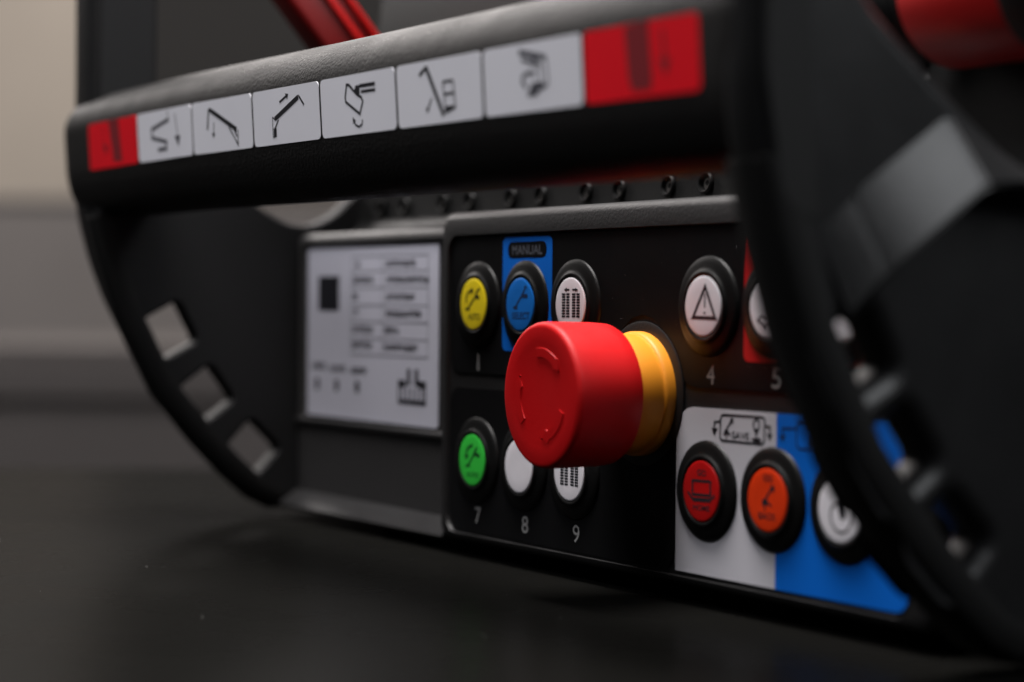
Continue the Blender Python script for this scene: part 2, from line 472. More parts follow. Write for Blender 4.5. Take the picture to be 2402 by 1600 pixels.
PICTO = {'b1': [('L', [(-2.63, 20.2), (1.62, 23.7)], 0.6), ('P', [(-4.23, 20.19), (-2.64, 20.77), (-1.49, 19.87), (-3.76, 19.63)]), ('L', [(1.39, 23.7), (3.42, 23.2)], 0.9),
        ('L', [(1.39, 23.92), (2.71, 25.26), (3.83, 25.82)], 0.6), ('L', [(-3.58, 21.89), (-3.71, 23.24), (-2.71, 24.59), (-1.35, 25.15)], 0.5),
        ('P', [(-2.03, 25.04), (-0.46, 26.05), (0.24, 24.93), (-0.88, 24.37)]), ('T', [(-2.49, 18.91), (3.87, 17.12)])],
 'b10': [('T1', [(106.1, -16.4), (109.56, -17.87)]), ('C', [(104.24, -19.13), (111.28, -18.95), (111.43, -22.2), (104.39, -22.32)], 0.55),
         ('L', [(102.46, -21.86), (104.23, -23.34), (111.44, -23.05), (113.11, -22.01)], 0.5), ('L', [(104.42, -23.74), (111.45, -23.55)], 0.4),
         ('T', [(104.69, -24.58), (111.16, -25.88)])],
 'b11': [('T1', [(131.2, -15.75), (134.65, -17.23)]), ('P', [(134.0, -17.9), (134.99, -17.92), (135.34, -18.82), (134.86, -19.57), (134.01, -18.92)]),
         ('L', [(134.18, -18.7), (132.05, -21.24)], 0.5),
         ('P', [(130.88, -21.33), (132.39, -21.11), (134.41, -22.58), (134.09, -22.81), (133.08, -22.38), (130.91, -22.77)]),
         ('L', [(131.91, -22.58), (131.93, -23.82)], 0.4), ('T', [(129.58, -24.23), (135.96, -25.71)])],
 'b12': [('C',
          [(158.33, -19.87), (160.29, -20.05), (161.46, -21.2), (161.75, -22.55), (161.26, -24.32), (160.04, -25.69), (158.45, -26.19), (156.65, -25.79),
           (155.18, -24.54), (154.61, -22.97), (154.94, -21.31), (156.19, -20.28)],
          0.45),
         ('P', [(156.31, -17.27), (157.23, -18.58), (159.63, -22.4), (159.29, -23.24), (158.4, -23.55), (157.85, -22.91), (156.73, -20.23)])],
 'b2': [('P', [(21.52, 20.95), (23.88, 21.05), (23.9, 20.18), (22.04, 20.17)]), ('L', [(22.87, 20.78), (26.51, 24.25)], 0.6),
        ('L', [(26.51, 24.25), (27.98, 26.05)], 0.5), ('L', [(26.19, 23.82), (29.02, 23.73)], 0.9), ('P', [(27.14, 26.4), (28.48, 26.4), (28.65, 25.88), (27.66, 25.71)]),
        ('T', [(21.37, 19.47), (30.13, 17.65)])],
 'b3': [('R', [(46.15, 24.47), (49.83, 18.09)]), ('R', [(50.98, 24.47), (54.65, 18.14)]), ('L', [(48.19, 25.36), (49.69, 25.36)], 0.4),
        ('P', [(47.05, 25.37), (48.41, 25.9), (48.43, 24.76)]), ('L', [(51.15, 25.36), (52.72, 25.36)], 0.4), ('P', [(53.85, 25.36), (52.49, 25.89), (52.51, 24.76)])],
 'b4': [('C', [(108.48, 26.03), (112.5, 18.71), (103.76, 18.84)], 0.75), ('L', [(108.44, 24.4), (108.38, 21.08)], 0.45), ('L', [(108.33, 20.17), (108.34, 19.61)], 0.7)],
 'b5': [('C', [(128.43, 18.39), (129.61, 19.32), (130.81, 18.78), (131.99, 18.98), (132.31, 17.53), (130.54, 17.15)], 0.4),
        ('L', [(130.54, 17.15), (131.03, 16.35)], 0.5)],
 'b7': [('L', [(-1.88, -23.09), (1.65, -19.5)], 0.6), ('P', [(-3.38, -23.09), (-1.89, -22.57), (-0.39, -23.2), (-2.94, -23.59)]),
        ('L', [(1.44, -19.51), (4.39, -20.05)], 0.9), ('L', [(1.44, -19.51), (2.89, -17.75)], 0.6),
        ('L', [(0.56, -17.26), (-1.55, -17.92), (-2.81, -19.16), (-2.79, -20.1)], 0.6), ('P', [(-4.07, -20.19), (-1.51, -20.02), (-2.77, -21.47)]),
        ('T', [(-2.5, -24.66), (3.87, -26.03)])],
 'down_red_far': [('P', [(-110.5, 76.4), (-101.6, 76.2), (-99.8, 63.4), (-107.0, 63.6)]), ('L', [(-115.6, 74.9), (-114.3, 68.8)], 0.5),
                  ('P', [(-115.7, 68.9), (-111.7, 68.9), (-113.3, 65.8)])],
 'down_red_near': [('P', [(171.4, 74.3), (179.4, 74.8), (180.0, 63.9), (179.4, 61.9), (173.4, 62.0), (172.1, 64.5)]), ('L', [(183.9, 72.7), (184.3, 67.2)], 0.9),
                   ('P', [(182.4, 67.3), (186.1, 67.1), (184.3, 63.9)])],
 'extend': [('L', [(10.8, 68.1), (25.3, 72.6)], 1.3), ('L', [(9.4, 68.7), (9.3, 63.3)], 0.35), ('L', [(9.4, 68.7), (11.1, 67.9)], 0.4),
            ('L', [(13.0, 67.8), (10.6, 65.7)], 0.5), ('P', [(9.8, 65.9), (11.6, 65.8), (11.5, 63.6), (9.7, 63.4)]), ('L', [(25.5, 73.0), (28.4, 70.5)], 0.6),
            ('L', [(14.1, 72.1), (18.4, 73.4)], 0.6), ('P', [(17.6, 74.1), (19.6, 73.8), (18.8, 72.5)])],
 'fold': [('L', [(-61.5, 73.1), (-74.5, 71.1), (-74.7, 68.7), (-63.7, 66.9), (-64.0, 65.0), (-70.5, 65.0)], 1.1), ('L', [(-62.0, 75.7), (-61.4, 72.4)], 0.5),
          ('L', [(-56.4, 74.4), (-55.1, 68.1)], 0.5), ('P', [(-57.4, 68.2), (-53.2, 68.2), (-54.8, 65.1)])],
 'lower': [('L', [(-31.4, 73.6), (-13.7, 67.1)], 1.3), ('L', [(-31.9, 73.9), (-33.4, 68.2)], 0.9), ('L', [(-18.8, 68.2), (-13.1, 63.0), (-12.9, 67.0)], 0.5),
           ('L', [(-16.2, 68.3), (-13.7, 65.3)], 0.6), ('L', [(-28.7, 70.1), (-29.1, 67.1)], 0.4), ('P', [(-30.4, 67.2), (-28.1, 67.1), (-29.4, 65.8)])],
 'save': [('C', [(112.58, -3.46), (129.15, -3.28), (128.98, -9.35), (112.29, -9.38)], 0.55), ('L', [(112.22, -5.12), (110.15, -5.23), (110.17, -6.57)], 0.5),
          ('P', [(108.98, -6.58), (111.46, -6.62), (110.21, -8.57)]), ('L', [(129.19, -5.26), (131.03, -5.27), (130.97, -6.8)], 0.5),
          ('P', [(129.86, -6.86), (131.98, -6.86), (130.91, -8.5)]),
          ('P', [(116.49, -4.03), (117.16, -3.99), (117.56, -4.55), (117.19, -5.27), (116.51, -5.3), (116.21, -4.74)]), ('L', [(116.31, -4.96), (114.69, -6.91)], 0.45),
          ('P', [(114.3, -6.7), (115.47, -6.87), (116.56, -8.08), (116.08, -8.11), (115.3, -7.81), (113.55, -8.08), (114.12, -7.53)]),
          ('L', [(114.81, -7.95), (114.83, -9.0)], 0.35),
          ('C', [(126.0, -3.83), (126.94, -4.18), (127.23, -4.97), (126.79, -6.13), (126.06, -7.08), (125.29, -6.21), (124.9, -5.09), (125.16, -4.28)], 0.4),
          ('P', [(125.38, -5.98), (126.78, -5.9), (126.08, -8.22)]),
          ('P', [(124.11, -8.45), (125.23, -8.04), (126.91, -7.94), (128.04, -8.45), (127.31, -9.0), (125.44, -9.0)]), ('T', [(116.93, -7.08), (123.36, -8.72)])],
 'save_blue': [('L', [(140.51, -5.15), (135.59, -5.36), (135.61, -6.76)], 0.45), ('P', [(134.44, -6.89), (136.61, -6.82), (135.56, -8.45)]),
               ('C', [(140.48, -3.71), (155.33, -3.69), (155.44, -9.52), (140.59, -9.48)], 0.45),
               ('P', [(144.24, -6.71), (146.54, -8.12), (146.55, -8.99), (144.46, -8.9)])],
 'stabilise': [('L', [(92.3, 73.8), (99.4, 62.7)], 1.3), ('L', [(92.5, 73.9), (89.0, 72.3)], 0.9), ('L', [(99.6, 70.0), (104.2, 70.0)], 0.6),
               ('L', [(99.6, 70.0), (100.3, 63.4)], 0.5), ('L', [(104.2, 70.0), (104.8, 64.3)], 0.5), ('L', [(100.0, 67.3), (104.4, 67.3)], 0.6),
               ('P', [(100.5, 64.7), (104.8, 64.6), (104.7, 63.9), (100.1, 63.0)]), ('L', [(94.3, 66.9), (92.4, 64.7)], 0.5),
               ('P', [(91.5, 65.1), (93.2, 64.6), (91.7, 63.8)])],
 'swing': [('L', [(132.3, 73.3), (142.4, 71.3)], 1.2), ('L', [(133.3, 71.7), (140.6, 69.8)], 0.8), ('L', [(137.4, 71.8), (140.6, 69.5)], 0.8),
           ('L', [(142.6, 71.6), (143.1, 65.7)], 0.6), ('L', [(140.3, 69.4), (140.6, 66.4)], 0.5),
           ('P', [(137.1, 66.7), (140.3, 66.7), (142.8, 65.8), (142.8, 65.4), (139.7, 64.8), (138.8, 63.9), (134.9, 64.0), (137.2, 65.5)]),
           ('L', [(134.9, 65.8), (133.3, 67.0), (133.4, 68.0), (134.8, 68.7), (137.4, 68.8)], 0.8), ('P', [(137.1, 69.3), (138.9, 68.3), (137.4, 68.0)])],
 'turn': [('C', [(52.5, 73.3), (53.7, 73.2), (55.8, 71.8), (57.9, 70.5), (59.9, 69.8), (60.6, 68.8), (58.8, 66.0), (51.7, 69.3), (51.5, 70.4)], 0.7),
          ('P', [(57.2, 72.8), (59.2, 72.7), (59.3, 70.6), (57.5, 70.6), (56.5, 71.7)]), ('L', [(59.2, 72.5), (67.3, 72.4)], 0.9),
          ('L', [(59.9, 71.1), (67.3, 71.0)], 0.7), ('L', [(60.0, 64.6), (59.7, 63.5), (58.0, 63.0), (56.3, 63.6), (55.9, 64.4)], 0.5),
          ('P', [(54.9, 65.5), (56.6, 64.6), (55.1, 63.8)])]}
# ------------------------------------------------------------------ the setting
Z_TABLE = -49.0
_t0 = CAM + FWD * 0.30
bm = bmesh.new()
# the table top: a slab whose far edge lies just beyond the unit
def ground_pt(f, r, z):
    p = CAM + FWD * f + RIGHT * r
    return (p.x / MM, p.y / MM, z)
top = [ground_pt(-0.7, -1.3, Z_TABLE), ground_pt(-0.7, 1.3, Z_TABLE), ground_pt(0.90, 1.3, Z_TABLE), ground_pt(0.90, -1.3, Z_TABLE)]
bot = [(x, y, z - 32) for x, y, z in top]
loft(bm, [bot, top])
bmesh.ops.bevel(bm, geom=[e for e in bm.edges], offset=3, segments=2, affect='EDGES')
table = obj_from_bm("table_top", bm, 'table', smooth=40)
tag(table, "dark matt table top under the control unit", kind="structure")

bm = bmesh.new()
loft(bm, [[ground_pt(f, r, -830) for f, r in ((-1.2, -3.5), (-1.2, 3.5), (5.2, 3.5), (5.2, -3.5))],
          [ground_pt(f, r, -800) for f, r in ((-1.2, -3.5), (-1.2, 3.5), (5.2, 3.5), (5.2, -3.5))]])
tag(obj_from_bm("floor", bm, 'floor'), "dim hall floor beyond the table", kind="structure")

bm = bmesh.new()
loft(bm, [[ground_pt(4.6, r, z) for r, z in ((-3.5, -800), (3.5, -800), (3.5, 2400), (-3.5, 2400))],
          [ground_pt(4.75, r, z) for r, z in ((-3.5, -800), (3.5, -800), (3.5, 2400), (-3.5, 2400))]])
tag(obj_from_bm("wall", bm, 'wall'), "blurred beige hall wall far behind the unit", kind="structure")


def far_box(name, f0, f1, r0, r1, z0, z1, material, parent=None, bev=15):
    bm = bmesh.new()
    loft(bm, [[ground_pt(f, r, z0) for f, r in ((f0, r0), (f0, r1), (f1, r1), (f1, r0))],
              [ground_pt(f, r, z1) for f, r in ((f0, r0), (f0, r1), (f1, r1), (f1, r0))]])
    bmesh.ops.bevel(bm, geom=bm.edges[:], offset=bev, segments=2, affect='EDGES')
    return obj_from_bm(name, bm, material, parent, smooth=40)


# far furniture, all thrown out of focus by the lens
cn = empty("counter", None, ground_pt(3.2, -0.5, -800))
cn_parts = [far_box("counter_body", 3.0, 3.6, -1.9, 1.6, -800, 156, 'counter', None, 3),
            far_box("counter_top", 2.995, 3.6, -1.9, 1.6, 156.3, 165, 'counter', None, 3)]
bn = empty("bench", None, ground_pt(2.2, -0.5, -800))
bn_parts = [far_box("bench_seat", 1.9, 2.5, -1.5, 1.2, -80, -20, 'bench')] + \
           [far_box("leg", f, f + 0.1, r, r + 0.1, -800, -70, 'bench') for f, r in ((1.95, -1.4), (1.95, 1.0), (2.35, -1.4), (2.35, 1.0))] + \
           [far_box("apron", 1.902, 1.96, -1.3, 1.0, -420, -70, 'bench')]
sc = empty("wall_screen", None, ground_pt(4.5, 0.0, 300))
sc_parts = [far_box("frame", 4.35, 4.55, -0.84, 0.9, 370, 1300, 'cabinet'),
            far_box("screen_glass", 4.33, 4.35, -0.80, 0.86, 410, 1260, 'cabinet')]
bpy.context.view_layer.update()
for root, parts, lab, cat in ((cn, cn_parts, "blurred grey counter standing in front of the beige wall", "counter"),
                              (bn, bn_parts, "blurred brown bench beyond the table edge", "bench"),
                              (sc, sc_parts, "blurred dark screen hanging on the beige wall behind the unit", "screen")):
    for p in parts:
        p.parent = root
        p.matrix_parent_inverse = root.matrix_world.inverted()
    tag(root, lab, cat)

# ------------------------------------------------------------------ the control unit
unit = empty("remote_control")
tag(unit, "black radio remote control unit with coloured push buttons and red emergency stop", "remote control")

X_L0, X_L1 = -139.5, -132.0       # left end plate, outer and inner face
X_R0, X_R1 = 199.5, 211.0         # right end plate, inner and outer face

# --- body behind the panels
bm = bmesh.new()
prof = [(9, -45.5), (9, 42.5), (14, 44.2), (25.5, 45.0), (28.5, 47.5), (29.5, 60), (33, 96), (40, 150), (70, 158), (120, 150), (130, 60), (130, -45.5)]
prof = round_poly(prof, [1, 2, 2, 2, 2, 4, 20, 12, 20, 20, 20, 4], 4)
loft(bm, [[(x, y, z) for y, z in prof] for x in (X_L1 + 0.5, X_R0 - 0.5)])
obj_from_bm("housing", bm, 'deck', unit, smooth=35)
for x, y in ((-95, 30), (160, 30), (-95, 110), (160, 110)):
    bm = bmesh.new()
    lathe(bm, [(9, -46.5 - 2.4), (9, -46.2), (8, -45.4)], (x, y, 0), 'z', 24, True, True)
    obj_from_bm("rubber_foot", bm, 'rubber_and_shade', unit, smooth=40)

# --- end plates: front arm with three square openings along the rim
outer = [(-64, 160), (-71, 150), (-72, 118), (-71.5, 100), (-70.5, 84), (-69.5, 61), (-66, 47.5), (-62, 34), (-54.5, 14.8), (-43, -7.5), (-30, -23.2),
         (-19, -34.5), (-9.5, -42.6), (-2, -46.2)]
inner = [(128, -46.2), (128, 60), (34, 64), (27, 58), (20, 50.5), (11, 46.8), (3, 47.2), (-6, 51.5), (-16.5, 58.8), (-28.5, 68.2), (-40, 77.6), (-43, 85), (-43, 150), (-50, 160)]
PLATE = outer + inner


def sq_hole(cy, cz, ang, w, h):
    a = math.radians(ang)
    c, s = math.cos(a), math.sin(a)
    pts = [(cy + x * c - z * s, cz + x * s + z * c) for x, z in ((-w / 2, -h / 2), (-w / 2, h / 2), (w / 2, h / 2), (w / 2, -h / 2))]
    return round_poly(pts, 2.2, 4)


HOLES_L = [(-38.0, 12.3, 28, 13.4, 14.4), (-25.4, -8.2, 36, 13.2, 14.2), (-9.3, -26.2, 46, 13.2, 14.2)]
HOLES_R = [(-42.0, 13.0, 28, 12.2, 12.8), (-32.0, -5.4, 36, 12.4, 12.6), (-19.0, -22.0, 46, 12.4, 12.6)]


def smooth_mesh(me, ang):
    bm = bmesh.new()
    bm.from_mesh(me)
    bmesh.ops.remove_doubles(bm, verts=bm.verts[:], dist=2e-6)
    for f in bm.faces:
        f.normal_update()
        f.smooth = abs(f.normal.x) < 0.999
    for e in bm.edges:
        if len(e.link_faces) == 2:
            e.smooth = e.calc_face_angle(0) < math.radians(ang)
    bm.to_mesh(me)
    bm.free()


outer_near = [(-60, 160), (-66.5, 150), (-66.8, 118), (-66.8, 100), (-66.8, 84), (-66.6, 61), (-64.5, 47.5), (-61, 34)] + outer[8:]
for x0, x1, holes in ((X_L0, X_L1, HOLES_L), (X_R0, X_R1, HOLES_R)):
    out_pts = round_poly((outer_near if x0 > 0 else [(max(y, -62.0) if z > 45 else y, z) for y, z in outer_near]) + inner, 6, 3)
    bm = plate_bm(out_pts, [sq_hole(*h) for h in holes], x0, x1, 1.3 if x0 < 0 else 4.0, 4 if x0 < 0 else 6)
    me = bpy.data.meshes.new("end_plate")
    bmesh.ops.recalc_face_normals(bm, faces=bm.faces[:])
    for v in bm.verts:
        v.co *= MM
    bm.to_mesh(me)
    bm.free()
    smooth_mesh(me, 38)
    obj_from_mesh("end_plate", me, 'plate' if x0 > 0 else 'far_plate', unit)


def offset_path(path, d):
    res = []
    for i in range(len(path)):
        a = Vector(path[max(0, i - 1)])
        b = Vector(path[min(len(path) - 1, i + 1)])
        t = (b - a).normalized()
        nrm = Vector((-t.y, t.x))           # towards the inside of the plate for a path running downwards
        res.append(tuple(Vector(path[i]) + nrm * d))
    return res


# black strip put in for the shaded band, wrapping the front rim of the near and the far plate
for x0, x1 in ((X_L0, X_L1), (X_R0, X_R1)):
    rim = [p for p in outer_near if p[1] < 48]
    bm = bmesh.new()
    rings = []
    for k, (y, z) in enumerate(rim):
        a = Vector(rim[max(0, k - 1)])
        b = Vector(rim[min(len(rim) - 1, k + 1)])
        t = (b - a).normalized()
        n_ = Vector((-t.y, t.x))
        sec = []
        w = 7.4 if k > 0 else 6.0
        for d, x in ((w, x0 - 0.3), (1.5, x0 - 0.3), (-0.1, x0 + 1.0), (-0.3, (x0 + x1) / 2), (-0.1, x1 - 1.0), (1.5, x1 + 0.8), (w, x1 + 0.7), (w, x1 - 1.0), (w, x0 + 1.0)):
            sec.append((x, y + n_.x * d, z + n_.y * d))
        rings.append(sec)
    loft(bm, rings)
    obj_from_bm("rim_shade_strip", bm, 'rubber_and_shade', unit, smooth=50)

# thickened upper arm on the outer side of the far plate
pts = round_poly([(-60, 158), (-63, 150), (-63, 90), (-63.5, 61), (-62, 47.5), (-58.2, 34), (-53.5, 22), (-49.5, 14.5), (-46.8, 17), (-47, 34), (-46, 60), (-45, 90), (-45, 158)], 4, 4)
me = curve_mesh("arm_cover", [pts], X_L0 - 14.5, X_L0 + 0.6, 2.0, SIDE)
smooth_mesh(me, 38)
obj_from_mesh("arm_cover", me, 'plate', unit)

# raised rib on the near plate: lit upper facet, overhanging lower side
bm = bmesh.new()
xo = X_R1
up = [(-53.0, 35.8, -0.6), (-44, 42.5, -0.5), (-21.5, 58.0, -0.5), (-9, 51.2, -0.6), (-2, 48.0, -0.6), (40, 46, -0.6)]
mid = [(-45.6, 18.4, 1.0), (-40.2, 26.8, 5.6), (-20.0, 43.6, 9.5), (-13, 44.6, 9.5), (-2, 44.0, 9.5), (40, 40, 9.5)]
low = [(-45.0, 17.4, -0.6), (-38.6, 25.4, -0.6), (-17.0, 40.5, -0.6), (-10, 41.3, -0.6), (1, 41.0, -0.6), (40, 36, -0.6)]
def rib_pt(p):
    return (xo + p[2], p[0], p[1])
U, I, L_ = [bm.verts.new(rib_pt(p)) for p in up], [bm.verts.new(rib_pt(p)) for p in mid], [bm.verts.new(rib_pt(p)) for p in low]
for i in range(5):
    bm.faces.new((U[i], U[i + 1], I[i + 1], I[i]))
    bm.faces.new((I[i], I[i + 1], L_[i + 1], L_[i]))
bm.faces.new((U[0], I[0], L_[0]))
bm.faces.new((U[5], I[5], L_[5]))
bmesh.ops.recalc_face_normals(bm, faces=bm.faces[:])
bmesh.ops.bevel(bm, geom=[e for e in bm.edges if len(e.link_faces) == 2], offset=0.9, segments=3, affect='EDGES')
obj_from_bm("side_rib", bm, 'plate', unit, smooth=40)

# strip coloured black for the shaded edge, running down the near plate beside the bar's end
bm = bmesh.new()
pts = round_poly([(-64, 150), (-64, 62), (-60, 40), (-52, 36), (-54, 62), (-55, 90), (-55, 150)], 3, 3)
me = curve_mesh("shade_strip", [pts], X_R1 - 0.5, X_R1 + 0.8, 0.3, SIDE)
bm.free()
obj_from_mesh("shade_strip", me, 'rubber_and_shade', unit)

# --- the hoop bar with the lever pictograms
sec_full = [(-66.2, 60.5), (-67.2, 76.2), (-65.6, 80.6), (-62.6, 83.6), (-58.5, 86.0), (-53, 87.2), (-46, 86.0), (-42.5, 81), (-42, 70), (-42, 57), (-44.5, 50),
            (-50, 47.2), (-57, 47.0), (-62, 50.0), (-64.9, 55)]
sec = round_poly(sec_full, 3.0, 3)
cy_, cz_ = -55.0, 67.0
rings = []
for x, s, dz in ((-154.6, 0.80, 0.4), (-154.0, 0.89, 0.5), (-152.4, 0.96, 0.6), (-150.0, 0.99, 0.6), (-147.0, 1, 0.6), (-60, 1, 0.9), (30, 1, 0.2), (120, 1, -0.3), (199.5, 1, -0.9), (204.5, 1, -0.9), (206.0, 0.97, -0.9)):
    rings.append([(x, cy_ + (y - cy_) * s, cz_ + (z - cz_) * s + dz) for y, z in sec])
bm = bmesh.new()
loft(bm, rings)
bar = obj_from_bm("guard_bar", bm, 'bar', unit, smooth=40)

# stickers lie on the flat front of the bar
SX = [-128.6, -86.4, -44.2, -3.0, 37.6, 77.6, 117.1, 156.5, 195.8]


def bar_y(z):
    return -66.2 - (z - 60.5) / 15.7


def bar_dz(x):
    ks = [(-138, 0.6), (-60, 0.9), (30, 0.2), (120, -0.3), (199.5, -0.9)]
    for (xa, da), (xb, db) in zip(ks[:-1], ks[1:]):
        if x <= xb:
            return da + (db - da) * (x - xa) / (xb - xa)
    return -0.9


def on_bar(lift):
    def f(bm):
        for v in bm.verts:
            base = v.co.y                      # keeps the small stacking offsets
            v.co.y = bar_y(v.co.z) - lift + base
    return f


names = ['down_red_far', 'fold', 'lower', 'extend', 'turn', 'stabilise', 'swing', 'down_red_near']
lab = {'down_red_far': "red sticker with a dark track and down arrow, far end of the bar", 'down_red_near': "red sticker with a dark track and down arrow, near end of the bar",
       'fold': "white sticker with a folded arm and down arrow", 'lower': "white sticker with a boom lowering", 'extend': "white sticker with a boom extending",
       'turn': "white sticker with a bucket turning", 'stabilise': "white sticker with a boom beside a ladder frame", 'swing': "white sticker with a swinging claw"}
for i, nm in enumerate(names):
    x0, x1 = SX[i] + 0.5, SX[i + 1] - 0.5
    d0, d1 = bar_dz(x0), bar_dz(x1)
    zt, zb = 75.4, 61.3
    pts = rrect(x0, x1, zb, zt, 1.4, 4)
    pts = [(x, z + d0 + (d1 - d0) * (x - x0) / (x1 - x0)) for x, z in pts]
    bm = bmesh.new()
    a = [bm.verts.new((x, bar_y(z) + 0.2, z)) for x, z in pts]
    b = [bm.verts.new((x, bar_y(z) - 0.10, z)) for x, z in pts]
    for k in range(len(pts)):
        bm.faces.new((a[k], a[(k + 1) % len(pts)], b[(k + 1) % len(pts)], b[k]))
    bm.faces.new(b)
    red = 'red' in nm
    st = obj_from_bm("sticker", bm, 'sticker_red' if red else 'white', unit)
    st["label"] = lab[nm]
    ink = 'red_ink' if red else ('grey_ink' if nm in ('fold', 'swing') else 'ink')
    print_obj("pictogram", PICTO[nm], 0.0, ink, st, shear=on_bar(0.14))

# --- front panel: moulded frame with a shallow field for the labels
fr = empty("front_panel", unit)
rings = []
def ring(x0, x1, z0, z1, r, y):
    return [(x, y, z) for x, z in rrect(x0, x1, z0, z1, r, 7)]
spec = [(0, 30), (0, 2.0), (0.25, 0.9), (0.8, 0.0), (1.6, -0.6), (2.4, -0.9)]
for ins, y in spec:
    rings.append(ring(-21.5 + ins, 186 - ins, -44.8 + ins * 0.8, 47.2 - ins, 4.5 - ins * 0.6, y))
for t, y in ((0.0, -1.0), (0.08, -0.7), (0.14, -0.1), (0.2, 0.35), (0.26, 0.35), (0.34, 0.0)):
    rings.append(ring(-16.6 + t, 179.0 - t, -42.4 + t, 40.7 - t, 5.0, y))
bm = bmesh.new()
loft(bm, rings, False, True)
obj_from_bm("panel_frame", bm, 'plastic', fr, smooth=32)

# dark film fields: upper field with the arch round the stop button, lower left field
arch_r = [(102.5, 2.5), (99.2, 3.1), (96.5, 4.3), (94.6, 6.4), (93.1, 8.4), (91.6, 11.6), (90.6, 13.4), (88.2, 16.1), (84.4, 18.4), (80, 19.3)]
arch_l = [(160 - x, z) for x, z in reversed(arch_r[:-1])]
upper = rrect(-15.6, 178.2, 2.5, 39.9, 5.0, 6)
up_top = [p for p in upper if p[1] > 8] 
ul = [(178.2, 7.5)]
field = [p for p in rrect(-15.6, 178.2, 2.5, 39.9, 5.0, 6)]
# order of rrect: right-top corner, left-top, left-bottom, right-bottom
n7 = 7
field = field[:3 * n7] + list(reversed(arch_r + arch_l))[::1] + field[3 * n7:]
fl = sheet("panel_film", field, 0.30, 'film', fr, 0.35)
fl = sheet("panel_film", rrect(-15.6, 94.2, -41.6, -1.7, 5.0, 6), 0.30, 'film', fr, 0.35)

# right-hand label, white and blue halves
wl = [(95.0, -7.0)] + [(95.0 + 6.5 * (1 - math.cos(math.radians(a))), -2.2 - 6.5 + 6.5 * math.sin(math.radians(a))) for a in (30, 50, 70, 90)] + [(133.3, -2.2), (133.3, -41.2), (95.0, -41.2)]
sheet("white_label", wl, 0.34, 'panel_white', fr, 0.39)
bl = [(133.35, -2.2), (172, -2.2)] + [(177.4 - 4 + 4 * math.cos(math.radians(a)), -6.2 + 4 * math.sin(math.radians(a))) for a in (90, 60, 30, 0)] + \
     [(177.4 - 3.6 + 3.6 * math.cos(math.radians(a)), -37.6 + 3.6 * math.sin(math.radians(a))) for a in (0, -30, -60, -90)] + [(133.35, -41.2)]
sheet("blue_label", bl, 0.34, 'blue', fr, 0.39)
sheet("blue_plate", rrect(13.0, 38.2, 9.0, 39.4, 1.8, 5), 0.37, 'blue', fr, 0.1)
sheet("name_tab", rrect(15.7, 35.5, 33.9, 38.2, 2.0, 5), 0.42, 'film', fr, 0.1)
sheet("red_plate", rrect(121.0, 171.5, 9.0, 39.0, 1.8, 5), 0.37, 'label_red', fr, 0.1)
print_obj("lettering", [('T', [(18.0, 37.3), (33.4, 34.7)])], -0.45, 'dim_ink', fr, text="MANUAL")
for s, x, z in (("1", 0, 5.5), ("4", 108.4, 5.6), ("5", 133.0, 5.6), ("6", 158.4, 5.9), ("7", 0.5, -36.7), ("8", 25.7, -36.9), ("9", 51.0, -36.9)):
    w = 1.0 if s == "1" else 3.1
    print_obj("number", [('T', [(x - w / 2, z + 2.25), (x + w / 2, z - 2.25)])], -0.34, 'pale_ink', fr, text=s)
print_obj("save_symbol", PICTO['save'], -0.38, 'ink', fr, text="SAVE")
print_obj("arrow_symbol", PICTO['save_blue'], -0.38, 'blue_ink', fr)

# --- push buttons
BZ = 21.434
XS = [0, 25, 50, 107.5, 132.5, 157.5]
bezel_prof = [(11.8, 0.0), (11.72, 0.40), (11.3, 0.72), (10.3, 1.0), (9.2, 1.22), (8.55, 1.38), (8.35, 1.68), (8.1, 1.86), (7.75, 1.90), (7.4, 1.78), (7.2, 1.5), (7.1, 1.1)]
cap_prof = [(7.12, 1.0), (7.08, 1.72), (6.95, 1.84), (6.6, 1.88), (4.0, 1.90), (0.05, 1.91)]


def bmesh_to_mesh(build, name, ang=35):
    bm = bmesh.new()
    build(bm)
    bmesh.ops.recalc_face_normals(bm, faces=bm.faces[:])
    for v in bm.verts:
        v.co *= MM
    for f in bm.faces:
        f.smooth = True
    for e in bm.edges:
        if len(e.link_faces) == 2:
            e.smooth = e.calc_face_angle(0) < math.radians(ang)
    me = bpy.data.meshes.new(name)
    bm.to_mesh(me)
    bm.free()
    return me


bezel_me = bmesh_to_mesh(lambda b: lathe(b, bezel_prof, (0, 0, 0), '-y', 56, False, False), "bezel", 50)
bezel_me.materials.append(M['bezel'])


def move(items, dx, dz):
    return [(it[0], [(a + dx, b + dz) for a, b in it[1]]) + tuple(w * 1.15 for w in it[2:]) for it in items]


